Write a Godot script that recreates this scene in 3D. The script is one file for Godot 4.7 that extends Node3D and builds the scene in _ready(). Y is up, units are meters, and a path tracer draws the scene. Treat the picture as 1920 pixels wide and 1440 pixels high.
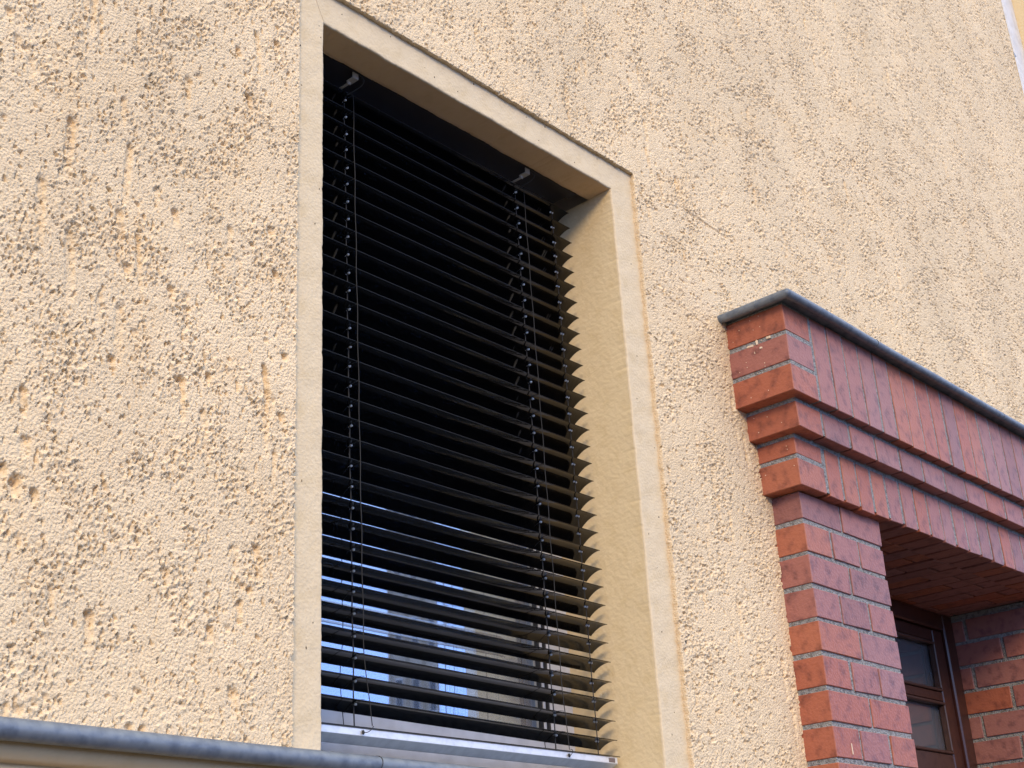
extends Node3D

# World: x runs right along the facade, y up, z out of the wall towards the street.
# z = 0 is the smooth plaster band round the window; the eye stands 1.7 m from the wall.
const GROUND := -3.2
const EYE := Vector3(-1.45741, -1.59826, 1.71584)
const FOV := 31.4194
const CX := Vector3(0.6729810, -0.0525909, 0.7377878)
const CY := Vector3(-0.2603373, 0.9168010, 0.3028207)
const CZ := Vector3(-0.6923302, -0.3958662, 0.6032983)
const WIN_R := 0.927          # right edge of the window opening (left edge is x = 0)
const WIN_T := 0.174          # underside of the lintel
const BAND_L := -0.0698
const BAND_R := 1.0141
const BAND_T := 0.25
const STRING_Y := -1.272      # where the render ends on the zinc string course
const DOOR_L := 1.888
const DOOR_R := 3.15
const SOFFIT_Y := -0.522

var cam_basis: Basis
var rng := RandomNumberGenerator.new()
var mat := {}
var brick_meshes := {}
var brick_mats := []


# ---------------------------------------------------------------- mesh builder
class Shape:
	var v := PackedVector3Array()
	var n := PackedVector3Array()
	var idx := PackedInt32Array()

	func tri(a: Vector3, b: Vector3, c: Vector3, out: Vector3) -> void:
		var k := (b - a).cross(c - a)
		if k.length_squared() < 1e-18:
			return
		k = k.normalized()
		var at := v.size()
		if k.dot(out) > 0.0:
			v.append_array([a, c, b])
		else:
			v.append_array([a, b, c])
			k = -k
		n.append_array([k, k, k])
		idx.append_array([at, at + 1, at + 2])

	func quad(a: Vector3, b: Vector3, c: Vector3, d: Vector3, out: Vector3) -> void:
		tri(a, b, c, out)
		tri(a, c, d, out)

	# a box with chamfered edges; wob moves its corners a little
	func box(lo: Vector3, hi: Vector3, b := 0.002, wob := 0.0, r: RandomNumberGenerator = null) -> void:
		var c := (lo + hi) * 0.5
		var h := (hi - lo) * 0.5
		b = minf(b, minf(h.x, minf(h.y, h.z)) * 0.6)
		var px := {}
		var py := {}
		var pz := {}
		for sx in [-1, 1]:
			for sy in [-1, 1]:
				for sz in [-1, 1]:
					var s := Vector3(sx, sy, sz)
					var j := Vector3.ZERO
					if wob > 0.0:
						j = Vector3(r.randf_range(-wob, wob), r.randf_range(-wob, wob), r.randf_range(-wob, wob))
					px[s] = c + s * Vector3(h.x, h.y - b, h.z - b) + j
					py[s] = c + s * Vector3(h.x - b, h.y, h.z - b) + j
					pz[s] = c + s * Vector3(h.x - b, h.y - b, h.z) + j
					tri(px[s], py[s], pz[s], s)
		for s in [-1, 1]:
			quad(px[Vector3(s, -1, -1)], px[Vector3(s, 1, -1)], px[Vector3(s, 1, 1)], px[Vector3(s, -1, 1)], Vector3(s, 0, 0))
			quad(py[Vector3(-1, s, -1)], py[Vector3(1, s, -1)], py[Vector3(1, s, 1)], py[Vector3(-1, s, 1)], Vector3(0, s, 0))
			quad(pz[Vector3(-1, -1, s)], pz[Vector3(1, -1, s)], pz[Vector3(1, 1, s)], pz[Vector3(-1, 1, s)], Vector3(0, 0, s))
		for s in [-1, 1]:
			for q in [-1, 1]:
				var a1 := Vector3(-1, s, q)
				var a2 := Vector3(1, s, q)
				quad(py[a1], py[a2], pz[a2], pz[a1], Vector3(0, s, q))
				var b1 := Vector3(s, -1, q)
				var b2 := Vector3(s, 1, q)
				quad(px[b1], px[b2], pz[b2], pz[b1], Vector3(s, 0, q))
				var c1 := Vector3(s, q, -1)
				var c2 := Vector3(s, q, 1)
				quad(px[c1], px[c2], py[c2], py[c1], Vector3(s, q, 0))

	# a smooth tube along points
	func tube(pts: PackedVector3Array, r: float, sides := 6, capped := true) -> void:
		var at := v.size()
		var up := Vector3(0.123, 0.31, 0.94).normalized()
		for k in pts.size():
			var d := (pts[mini(k + 1, pts.size() - 1)] - pts[maxi(k - 1, 0)]).normalized()
			var a := d.cross(up).normalized()
			var b := a.cross(d).normalized()
			up = b
			for s in sides:
				var t := TAU * s / sides
				var o := a * cos(t) + b * sin(t)
				v.append(pts[k] + o * r)
				n.append(o)
		for k in pts.size() - 1:
			for s in sides:
				var s2 := (s + 1) % sides
				var q := [at + k * sides + s, at + k * sides + s2, at + (k + 1) * sides + s2, at + (k + 1) * sides + s]
				smooth_tri(q[0], q[1], q[2])
				smooth_tri(q[0], q[2], q[3])
		if capped:
			for e in [0, pts.size() - 1]:
				var d := (pts[e] - pts[1 if e == 0 else e - 1]).normalized()
				for s in range(1, sides - 1):
					tri(v[at + e * sides], v[at + e * sides + s], v[at + e * sides + s + 1], d)

	func smooth_tri(a: int, b: int, c: int) -> void:
		if (v[b] - v[a]).cross(v[c] - v[a]).dot(n[a] + n[b] + n[c]) > 0.0:
			idx.append_array([a, c, b])
		else:
			idx.append_array([a, b, c])

	# rows of points (all the same length) as a smooth sheet
	func sheet(rows: Array, out: Vector3) -> void:
		var at := v.size()
		var w: int = rows[0].size()
		for j in rows.size():
			for i in w:
				var l: Vector3 = rows[j][maxi(i - 1, 0)]
				var r: Vector3 = rows[j][mini(i + 1, w - 1)]
				var u: Vector3 = rows[maxi(j - 1, 0)][i]
				var d: Vector3 = rows[mini(j + 1, rows.size() - 1)][i]
				var k := (r - l).cross(d - u).normalized()
				v.append(rows[j][i])
				n.append(k)
		var s := 0.0
		for j in range(at, n.size()):
			s += n[j].dot(out)
		if s < 0.0:
			for j in range(at, n.size()):
				n[j] = -n[j]
		for j in rows.size() - 1:
			for i in w - 1:
				var a := at + j * w + i
				smooth_tri(a, a + 1, a + w + 1)
				smooth_tri(a, a + w + 1, a + w)

	# an ellipsoid
	func blob(c: Vector3, r: Vector3) -> void:
		var rows := []
		for j in 6:
			var row := PackedVector3Array()
			var t := PI * (0.02 + 0.96 * j / 5.0)
			for i in 9:
				var a := TAU * i / 8.0
				row.append(c + r * Vector3(sin(t) * cos(a), cos(t), sin(t) * sin(a)))
			rows.append(row)
		var at := v.size()
		for row in rows:
			for p in row:
				v.append(p)
				n.append(((p - c) / r).normalized())
		for j in 5:
			for i in 8:
				var k: int = at + j * 9 + i
				smooth_tri(k, k + 1, k + 10)
				smooth_tri(k, k + 10, k + 9)

	func mesh() -> ArrayMesh:
		var m := ArrayMesh.new()
		var a := []
		a.resize(Mesh.ARRAY_MAX)
		a[Mesh.ARRAY_VERTEX] = v
		a[Mesh.ARRAY_NORMAL] = n
		a[Mesh.ARRAY_INDEX] = idx
		m.add_surface_from_arrays(Mesh.PRIMITIVE_TRIANGLES, a)
		return m


var taken := {}

func named(parent: Node, called: String) -> String:
	var key := str(parent.get_instance_id()) + called
	var k: int = taken.get(key, 0)
	taken[key] = k + 1
	return called if k == 0 else "%s_%03d" % [called, k]


func obj(called: String, m: Mesh, material: Material, parent: Node = self) -> MeshInstance3D:
	var o := MeshInstance3D.new()
	o.name = named(parent, called)
	o.mesh = m
	o.material_override = material
	parent.add_child(o, true)
	return o


func thing(called: String, label: String, category: String, at := Vector3.ZERO, group := "") -> Node3D:
	var o := Node3D.new()
	o.name = named(self, called)
	add_child(o, true)
	o.position = at
	o.set_meta("label", label)
	o.set_meta("category", category)
	o.set_meta("kind", "thing")
	if group:
		o.set_meta("group", group)
	return o


func box_part(called: String, lo: Vector3, hi: Vector3, material: Material, parent: Node, b := 0.002) -> MeshInstance3D:
	var s := Shape.new()
	s.box(lo, hi, b)
	return obj(called, s.mesh(), material, parent)


# ---------------------------------------------------------------- materials
func noise(freq: float, seed_: int, octaves := 4, type := FastNoiseLite.TYPE_SIMPLEX_SMOOTH) -> FastNoiseLite:
	var f := FastNoiseLite.new()
	f.noise_type = type
	f.seed = seed_
	f.frequency = freq
	if octaves > 1:
		f.fractal_type = FastNoiseLite.FRACTAL_FBM
		f.fractal_octaves = octaves
	else:
		f.fractal_type = FastNoiseLite.FRACTAL_NONE
	return f


func tex(f: FastNoiseLite, side: int, stops: Array = []) -> NoiseTexture2D:
	var t := NoiseTexture2D.new()
	t.width = side
	t.height = side
	t.seamless = true
	t.noise = f
	if stops:
		var g := Gradient.new()
		var o := PackedFloat32Array()
		var c := PackedColorArray()
		for s in stops:
			o.append(s[0])
			c.append(s[1])
		g.offsets = o
		g.colors = c
		t.color_ramp = g
	return t


func grey(v: float) -> Color:
	return Color(v, v, v).linear_to_srgb()


func lin(r: float, g: float, b: float) -> Color:
	return Color(r, g, b).linear_to_srgb()


func surface(called: String, color: Color, rough: float, scale: float, albedo: Texture2D = null, bump: Texture2D = null, bump_cm := 0.0, metal := 0.0) -> StandardMaterial3D:
	var m := StandardMaterial3D.new()
	m.resource_name = called
	m.albedo_color = color
	m.roughness = rough
	m.metallic = metal
	if albedo or bump:
		m.uv1_triplanar = true
		m.uv1_world_triplanar = true
		m.uv1_scale = Vector3.ONE * scale
	if albedo:
		m.albedo_texture = albedo
	if bump:
		m.heightmap_enabled = true
		m.heightmap_texture = bump
		m.heightmap_scale = bump_cm
	mat[called] = m
	return m


func make_materials() -> void:
	var fine := tex(noise(0.045, 11, 5), 512)
	var pebbly := tex(noise(0.03, 12, 3), 512)
	var blotch := tex(noise(0.012, 13, 5), 512, [[0.0, grey(0.78)], [0.35, grey(0.9)], [0.65, grey(1.0)], [1.0, grey(1.0)]])
	var grime := tex(noise(0.02, 17, 6), 512, [[0.0, grey(0.45)], [0.3, grey(0.68)], [0.5, grey(0.92)], [0.7, grey(1.0)], [1.0, grey(1.0)]])
	var plaster_tone := tex(noise(0.008, 14, 5), 512, [[0.0, lin(0.90, 0.87, 0.80)], [0.4, lin(0.97, 0.96, 0.94)], [1.0, lin(1, 1, 1)]])
	var render := surface("render", Color.WHITE, 0.92, 7.0, null, fine, 0.25)
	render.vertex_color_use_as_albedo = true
	surface("plaster", lin(0.70, 0.57, 0.375), 0.85, 5.0, plaster_tone, fine, 0.08)
	surface("reveal", lin(0.80, 0.635, 0.37), 0.6, 4.2, plaster_tone, pebbly, 0.08)  # same cream paint, with the jamb's yellow bounce light put into the colour
	surface("soffit", lin(0.74, 0.52, 0.30), 0.6, 4.2, plaster_tone, pebbly, 0.06)  # same paint, browner: shade under the lintel put into the colour
	surface("moulding", lin(0.70, 0.52, 0.29), 0.7, 4.0, plaster_tone, fine, 0.05)
	surface("core", lin(0.5, 0.4, 0.28), 0.9, 2.0, blotch)
	surface("mortar", lin(0.33, 0.335, 0.325), 0.95, 6.0, grime, fine, 0.5)
	# clinker bricks: a few firings, with streaks; sky haze mixed into the pinker tones
	var streak := tex(noise(0.011, 15, 7), 512, [[0.0, lin(0.45, 0.43, 0.46)], [0.25, lin(0.74, 0.72, 0.76)], [0.45, lin(0.95, 0.94, 0.95)], [0.6, lin(1, 1, 1)], [0.8, lin(1.0, 1.08, 1.1)], [1.0, lin(1, 1, 1)]])
	var tones := [[0.38, 0.115, 0.06], [0.34, 0.13, 0.10], [0.28, 0.115, 0.095], [0.40, 0.13, 0.068], [0.33, 0.14, 0.115]]
	for t in tones:
		brick_mats.append(surface("brick_%d" % brick_mats.size(), lin(t[0], t[1], t[2]), 0.48, 4.0, streak, fine, 0.08))
	var patina := tex(noise(0.02, 16, 5), 512, [[0.0, lin(0.45, 0.5, 0.58)], [0.4, lin(0.75, 0.8, 0.88)], [0.6, lin(0.95, 0.98, 1.0)], [1.0, lin(1, 1, 1)]])
	surface("zinc", lin(0.20, 0.225, 0.25), 0.52, 3.2, patina, pebbly, 0.03, 0.3)
	surface("slat", lin(0.003, 0.003, 0.0035), 0.08, 1.0).metallic_specular = 0.42
	surface("headrail", lin(0.022, 0.018, 0.018), 0.5, 1.0)
	surface("cord", lin(0.03, 0.03, 0.03), 0.8, 1.0)
	surface("front_cord", lin(0.020, 0.020, 0.020), 0.8, 1.0)
	surface("eyelet", lin(0.97, 0.97, 0.95), 0.6, 1.0)
	surface("clip", lin(0.42, 0.40, 0.37), 0.5, 1.0)
	surface("aluminium", lin(0.78, 0.80, 0.82), 0.42, 6.0, blotch, null, 0.0, 0.4)
	surface("sticker", lin(0.16, 0.12, 0.11), 0.6, 1.0)
	surface("frame_white", lin(0.66, 0.66, 0.66), 0.4, 2.0, blotch)
	surface("gasket", lin(0.012, 0.012, 0.012), 0.6, 1.0)
	surface("wood", lin(0.05, 0.016, 0.010), 0.3, 5.0, streak, fine, 0.03)
	surface("wood_worn", lin(0.06, 0.028, 0.019), 0.4, 5.0, streak, fine, 0.03)
	surface("paint_fleck", lin(0.72, 0.58, 0.42), 0.8, 1.0)
	surface("speck", lin(0.10, 0.075, 0.05), 0.9, 1.0)
	surface("room", lin(0.05, 0.045, 0.04), 0.9, 1.0)
	surface("curtain", lin(0.62, 0.42, 0.2), 0.9, 1.0)
	surface("asphalt", lin(0.035, 0.035, 0.037), 0.9, 0.8, blotch, fine, 0.3)
	surface("paving", lin(0.055, 0.05, 0.045), 0.9, 0.6, blotch, fine, 0.2)
	surface("far_beige", lin(0.6, 0.5, 0.38), 0.9, 0.2, blotch)
	surface("far_band", lin(0.36, 0.29, 0.2), 0.9, 0.2, blotch)
	surface("far_brown", lin(0.34, 0.23, 0.16), 0.9, 0.2, blotch)
	surface("far_red", lin(0.42, 0.10, 0.06), 0.9, 0.2, blotch)
	surface("far_glass", lin(0.03, 0.035, 0.04), 0.1, 1.0)
	surface("far_roof", lin(0.2, 0.08, 0.05), 0.8, 0.3, blotch)
	surface("coated_glass", lin(0.30, 0.40, 0.56), 0.015, 1.0, null, null, 0.0, 1.0)
	var g := surface("glass", Color(0.9, 0.95, 1.0, 0.05), 0.02, 1.0)
	g.transparency = BaseMaterial3D.TRANSPARENCY_ALPHA
	g.metallic_specular = 0.7


# ---------------------------------------------------------------- rough render
func lines(breaks: Array, steps: Array) -> PackedFloat32Array:
	var out := PackedFloat32Array([breaks[0]])
	for k in steps.size():
		var a: float = breaks[k]
		var b: float = breaks[k + 1]
		var count := int(ceil((b - a) / steps[k]))
		for i in count:
			out.append(a + (b - a) * (i + 1) / count)
	return out


func on_screen(p: Vector3, margin: float) -> bool:
	var q := (p - EYE) * cam_basis       # into the eye's axes
	if q.z > -0.1:
		return false
	var half := tan(deg_to_rad(FOV) * 0.5)
	return absf(q.x / -q.z) < half * 4.0 / 3.0 + margin and absf(q.y / -q.z) < half + margin


func rough_render(parent: Node) -> void:
	var xs := lines([-1.7, -0.72, BAND_L, BAND_R, 1.5, 2.6, 4.31, 4.745, 6.2], [0.03, 0.0019, 0.003, 0.0032, 0.0045, 0.0075, 0.0145, 0.03])
	var ys := lines([STRING_Y, BAND_T, 1.2, 3.1, 5.0], [0.0021, 0.0027, 0.004, 0.03])
	var nx := xs.size()
	var ny := ys.size()
	var bs := 32
	var hole := func(x: float, y: float) -> bool:
		if x > BAND_L and x < BAND_R and y < BAND_T:
			return true
		if x > 4.31 and x < 4.745 and y > 1.85 and y < 3.6:
			return true
		return x > 1.52 and x < 3.6 and y < -0.075
	var step_of := {}
	var need := PackedByteArray()
	need.resize(nx * ny)
	var bx := int(ceil(float(nx - 1) / bs))
	var by := int(ceil(float(ny - 1) / bs))
	for b in by:
		for a in bx:
			var i0 := a * bs
			var j0 := b * bs
			var i1 := mini(i0 + bs, nx - 1)
			var j1 := mini(j0 + bs, ny - 1)
			var seen := false
			for c in [[i0, j0], [i1, j0], [i0, j1], [i1, j1], [(i0 + i1) / 2, (j0 + j1) / 2]]:
				if on_screen(Vector3(xs[c[0]], ys[c[1]], 0.01), 0.035):
					seen = true
			var st := 1 if seen else 16
			step_of[Vector2i(a, b)] = st
			var j := j0
			while true:
				var i := i0
				while true:
					need[j * nx + i] = 1
					if i == i1:
						break
					i = mini(i + st, i1)
				if j == j1:
					break
				j = mini(j + st, j1)
	# grooves that dragged stones left, pits, scratches: added to the relief afterwards
	var h := PackedFloat32Array()
	h.resize(nx * ny)
	var tint := PackedFloat32Array()
	tint.resize(nx * ny)
	var r := RandomNumberGenerator.new()
	r.seed = 7
	var patch := noise(6.5, 21, 3)
	var ragged := noise(170.0, 35, 2)
	for k in 2200:
		var cx := r.randf_range(-0.72, 4.3)
		var cy := r.randf_range(STRING_Y, 3.0)
		var w := r.randf_range(0.0028, 0.0062)
		var l := r.randf_range(0.003, 0.014) if r.randf() < 0.78 else r.randf_range(0.02, 0.10)
		var depth := r.randf_range(0.0022, 0.0052)
		var lean := r.randf_range(-0.12, 0.12) + 0.05
		if k < 52:          # the deepest gouges, left of the window
			cx = r.randf_range(-0.66, BAND_L - 0.02)
			cy = r.randf_range(STRING_Y + 0.02, 0.2)
			w = r.randf_range(0.0035, 0.0075)
			l = r.randf_range(0.012, 0.05) if k % 3 else r.randf_range(0.05, 0.14)
			depth = r.randf_range(0.0045, 0.0080)
		elif k % 7 == 0:
			w = r.randf_range(0.0035, 0.0075)
			l = r.randf_range(0.03, 0.12)
			depth = r.randf_range(0.0025, 0.0055)
		elif patch.get_noise_2d(cx * 1.25, cy * 0.7) < r.randf_range(-0.5, 0.1):
			continue
		if not on_screen(Vector3(cx, cy, 0), 0.05):
			continue
		if cx > BAND_L - 0.01 and cx < BAND_R + 0.012 and cy < BAND_T + 0.12:
			continue
		var ia := maxi(0, xs.bsearch(cx - w * 3.0 - l * 0.2))
		var ib := mini(nx - 1, xs.bsearch(cx + w * 3.0 + l * 0.2))
		var ja := maxi(0, ys.bsearch(cy - l - w * 2.0))
		var jb := mini(ny - 1, ys.bsearch(cy + w * 2.5))
		var wob := r.randf_range(0.0, 50.0)
		for j in range(ja, jb + 1):
			for i in range(ia, ib + 1):
				var t := (cy - ys[j]) / l          # 0 at the top, 1 at the bottom
				var u := (xs[i] - cx - lean * (cy - ys[j]) + 0.0012 * sin(ys[j] * 330.0 + wob)) / w
				var d := 0.0
				if t > -0.05 and t < 1.0 and absf(u) < 1.6:
					d = depth * (1.0 - t * 0.75) * clampf(1.6 - absf(u) * absf(u), 0.0, 1.0) * clampf((t + 0.05) * 9.0, 0.0, 1.0)
				var e := 0.55 * ragged.get_noise_2d(xs[i], ys[j]) + Vector2((xs[i] - cx) / (w * 1.15), (ys[j] - cy + w * 0.9) / (w * 0.95)).length()
				if e < 1.0:
					d = maxf(d, depth * 1.5 * (1.0 - e * e * e))
				h[j * nx + i] -= d
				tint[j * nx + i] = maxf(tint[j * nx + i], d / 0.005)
	# one long scratch beside the window and one over the doorway
	for s in [[1.235, 0.235, 1.42, 0.222, 0.0016], [2.05, 0.02, 2.10, 0.10, 0.0016]]:
		var a := Vector2(s[0], s[1])
		var b := Vector2(s[2], s[3])
		for j in range(maxi(0, ys.bsearch(minf(a.y, b.y) - 0.01)), mini(ny, ys.bsearch(maxf(a.y, b.y) + 0.01))):
			for i in range(maxi(0, xs.bsearch(minf(a.x, b.x) - 0.01)), mini(nx, xs.bsearch(maxf(a.x, b.x) + 0.01))):
				var p := Vector2(xs[i], ys[j])
				var q := Geometry2D.get_closest_point_to_segment(p, a, b)
				h[j * nx + i] -= 0.004 * clampf(1.7 - p.distance_to(q) / s[4], 0.0, 1.0)
	var low := noise(3.0, 22, 2)
	var big := noise(62.0, 23, 1, FastNoiseLite.TYPE_CELLULAR)
	var small := noise(150.0, 24, 1, FastNoiseLite.TYPE_CELLULAR)
	var tiny := noise(250.0, 34, 1, FastNoiseLite.TYPE_CELLULAR)
	for c in [big, small, tiny]:
		c.cellular_return_type = FastNoiseLite.RETURN_DISTANCE2_SUB if c == small else FastNoiseLite.RETURN_DISTANCE
		c.cellular_jitter = 1.0
		c.domain_warp_enabled = true
		c.domain_warp_amplitude = 0.006 if c == big else 0.002
		c.domain_warp_frequency = 90.0 if c == big else 200.0
		c.domain_warp_fractal_type = FastNoiseLite.DOMAIN_WARP_FRACTAL_NONE
	var grain := noise(260.0, 25, 2)
	var clump := noise(42.0, 26, 2)
	for j in ny:
		var y := ys[j]
		for i in nx:
			var at := j * nx + i
			if need[at] == 0:
				continue
			var x := xs[i]
			if hole.call(x, y) and hole.call(x + 0.012, y + 0.012) and hole.call(x - 0.012, y + 0.012):
				continue
			var x0 := x
			x = x if x < 1.0 else 1.0 + (x - 1.0) * 0.62          # coarser hand towards the doorway
			var rough := clampf(patch.get_noise_2d(x * 1.25, y * 0.95) * 1.9 + clump.get_noise_2d(x, y * 0.8) * 1.1 + 0.28, 0.0, 1.0)
			var v := big.get_noise_2d(x0, y) + 1.0
			var d1 := 1.0 - v * v * 1.5
			var crust := small.get_noise_2d(x * 0.5 + x0 * 0.5, y) + 1.0                 # 0 in the cracks between the grains
			var d3 := 1.0 - (tiny.get_noise_2d(x * 0.5 + x0 * 0.5, y) + 1.0)
			var lump := clampf(clump.get_noise_2d(x * 1.9 + 5.0, y * 1.9) * 2.0 + 0.4, 0.0, 1.0)
			var k := 0.010 + 0.0018 * low.get_noise_2d(x, y) + 0.0006 * grain.get_noise_2d(x, y)
			k += rough * (0.0034 * lump * maxf(d1, -0.25) + 0.0037 * minf(crust, 0.55) - 0.0024) + (0.0013 + 0.0012 * rough) * d3
			k -= (0.35 + 0.65 * rough) * 0.0078 * clampf(clump.get_noise_2d(x * 3.0, y * 2.6 + 40.0) * 10.0 - 4.0 - (1.0 - rough) * 1.5, 0.0, 1.0)
			k -= 0.006 * clampf(clump.get_noise_2d(x * 1.7 + 20.0, y * 1.1 - 9.0) * 9.0 - 4.6, 0.0, 1.0)
			h[at] = maxf(h[at] + k, -0.007)
	# round the edges towards the plaster band
	var iL := xs.bsearch(BAND_L - 0.0002)
	var iR := xs.bsearch(BAND_R - 0.0002)
	var jT := ys.bsearch(BAND_T - 0.0002)
	var tone := noise(2.2, 27, 4)
	var fleck := noise(30.0, 28, 3)
	var vs := PackedVector3Array()
	var ns := PackedVector3Array()
	var cs := PackedColorArray()
	var ids := PackedInt32Array()
	var where := PackedInt32Array()
	where.resize(nx * ny)
	where.fill(-1)
	var rag := noise(55.0, 29, 3)
	for b in by:
		for a in bx:
			var st: int = step_of[Vector2i(a, b)]
			var i0 := a * bs
			var j0 := b * bs
			var i1 := mini(i0 + bs, nx - 1)
			var j1 := mini(j0 + bs, ny - 1)
			var j := j0
			while j < j1:
				var jn := mini(j + st, j1)
				var i := i0
				while i < i1:
					var im := mini(i + st, i1)
					if not hole.call((xs[i] + xs[im]) * 0.5, (ys[j] + ys[jn]) * 0.5):
						var q := [j * nx + i, j * nx + im, jn * nx + im, jn * nx + i]
						for at in q:
							if where[at] >= 0:
								continue
							where[at] = vs.size()
							var ii: int = at % nx
							var jj: int = at / nx
							var p := Vector3(xs[ii], ys[jj], h[at])
							var nn := Vector3(0, 0, 1)
							if st == 1:
								var l: int = at - 1 if ii > 0 and need[at - 1] else at
								var rr: int = at + 1 if ii < nx - 1 and need[at + 1] else at
								var u: int = at - nx if jj > 0 and need[at - nx] else at
								var dd: int = at + nx if jj < ny - 1 and need[at + nx] else at
								nn = Vector3(-(h[rr] - h[l]) / maxf(xs[rr % nx] - xs[l % nx], 0.001), -(h[dd] - h[u]) / maxf(ys[dd / nx] - ys[u / nx], 0.001), 1.0).normalized()
							if ii == iR and jj <= jT:
								p.x += 0.0065 * rag.get_noise_2d(p.y, 3.0) - 0.001
								nn = (nn + Vector3(-1.2, 0, 0)).normalized()
							elif ii == iL and jj <= jT:
								p.x += 0.002 * rag.get_noise_2d(p.y, 9.0)
							elif jj == jT and ii > iL and ii < iR:
								p.y += 0.0025 * rag.get_noise_2d(p.x, 5.0)
								nn = (nn + Vector3(0, -1.2, 0)).normalized()
							vs.append(p)
							ns.append(nn)
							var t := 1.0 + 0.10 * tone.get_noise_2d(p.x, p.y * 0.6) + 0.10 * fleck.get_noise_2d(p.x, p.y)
							var o := clampf(tint[at] * 0.24 + 0.35 * maxf(0.0, tone.get_noise_2d(p.x * 3.0 + 9.0, p.y * 2.0)), 0.0, 0.6)  # groove stamps: raw ochre render, plus warm pit shade put into the colour
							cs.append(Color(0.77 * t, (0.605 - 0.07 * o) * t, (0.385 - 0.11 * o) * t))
						var w0 := where[q[0]]
						var w1 := where[q[1]]
						var w2 := where[q[2]]
						var w3 := where[q[3]]
						if (i + j) % 2:
							ids.append_array([w0, w2, w1, w0, w3, w2])
						else:
							ids.append_array([w0, w3, w1, w1, w3, w2])
					i = im
				j = jn
	# the cut edge of the render, back to the band
	var edge := func(list: Array, out: Vector3) -> void:
		var start := -1
		for at in list:
			if where[at] < 0:
				start = -1
				continue
			var p := vs[where[at]]
			var k := vs.size()
			vs.append_array([p, Vector3(p.x - out.x * 0.001, p.y - out.y * 0.001, p.z * 0.5), Vector3(p.x - out.x * 0.001, p.y - out.y * 0.001, -0.006)])
			ns.append_array([(out + Vector3(0, 0, 0.6)).normalized(), out, out])
			for c in 3:
				cs.append(Color(0.72, 0.57, 0.37))
			if start >= 0:
				for c in 2:
					for t in [[start + c, start + c + 1, k + c + 1], [start + c, k + c + 1, k + c]]:
						if (vs[t[1]] - vs[t[0]]).cross(vs[t[2]] - vs[t[0]]).dot(out) > 0.0:
							ids.append_array([t[0], t[2], t[1]])
						else:
							ids.append_array(t)
			start = k
	var la := []
	for j in range(0, jT + 1):
		la.append(j * nx + iR)
	edge.call(la, Vector3(-1, 0, 0))
	la = []
	for j in range(0, jT + 1):
		la.append(j * nx + iL)
	edge.call(la, Vector3(1, 0, 0))
	la = []
	for i in range(iL, iR + 1):
		la.append(jT * nx + i)
	edge.call(la, Vector3(0, -1, 0))
	var arr := []
	arr.resize(Mesh.ARRAY_MAX)
	arr[Mesh.ARRAY_VERTEX] = vs
	arr[Mesh.ARRAY_NORMAL] = ns
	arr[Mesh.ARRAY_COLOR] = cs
	arr[Mesh.ARRAY_INDEX] = ids
	var m := ArrayMesh.new()
	m.add_surface_from_arrays(Mesh.PRIMITIVE_TRIANGLES, arr)
	print("render triangles ", ids.size() / 3)
	obj("rough_render", m, mat.render, parent)


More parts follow.
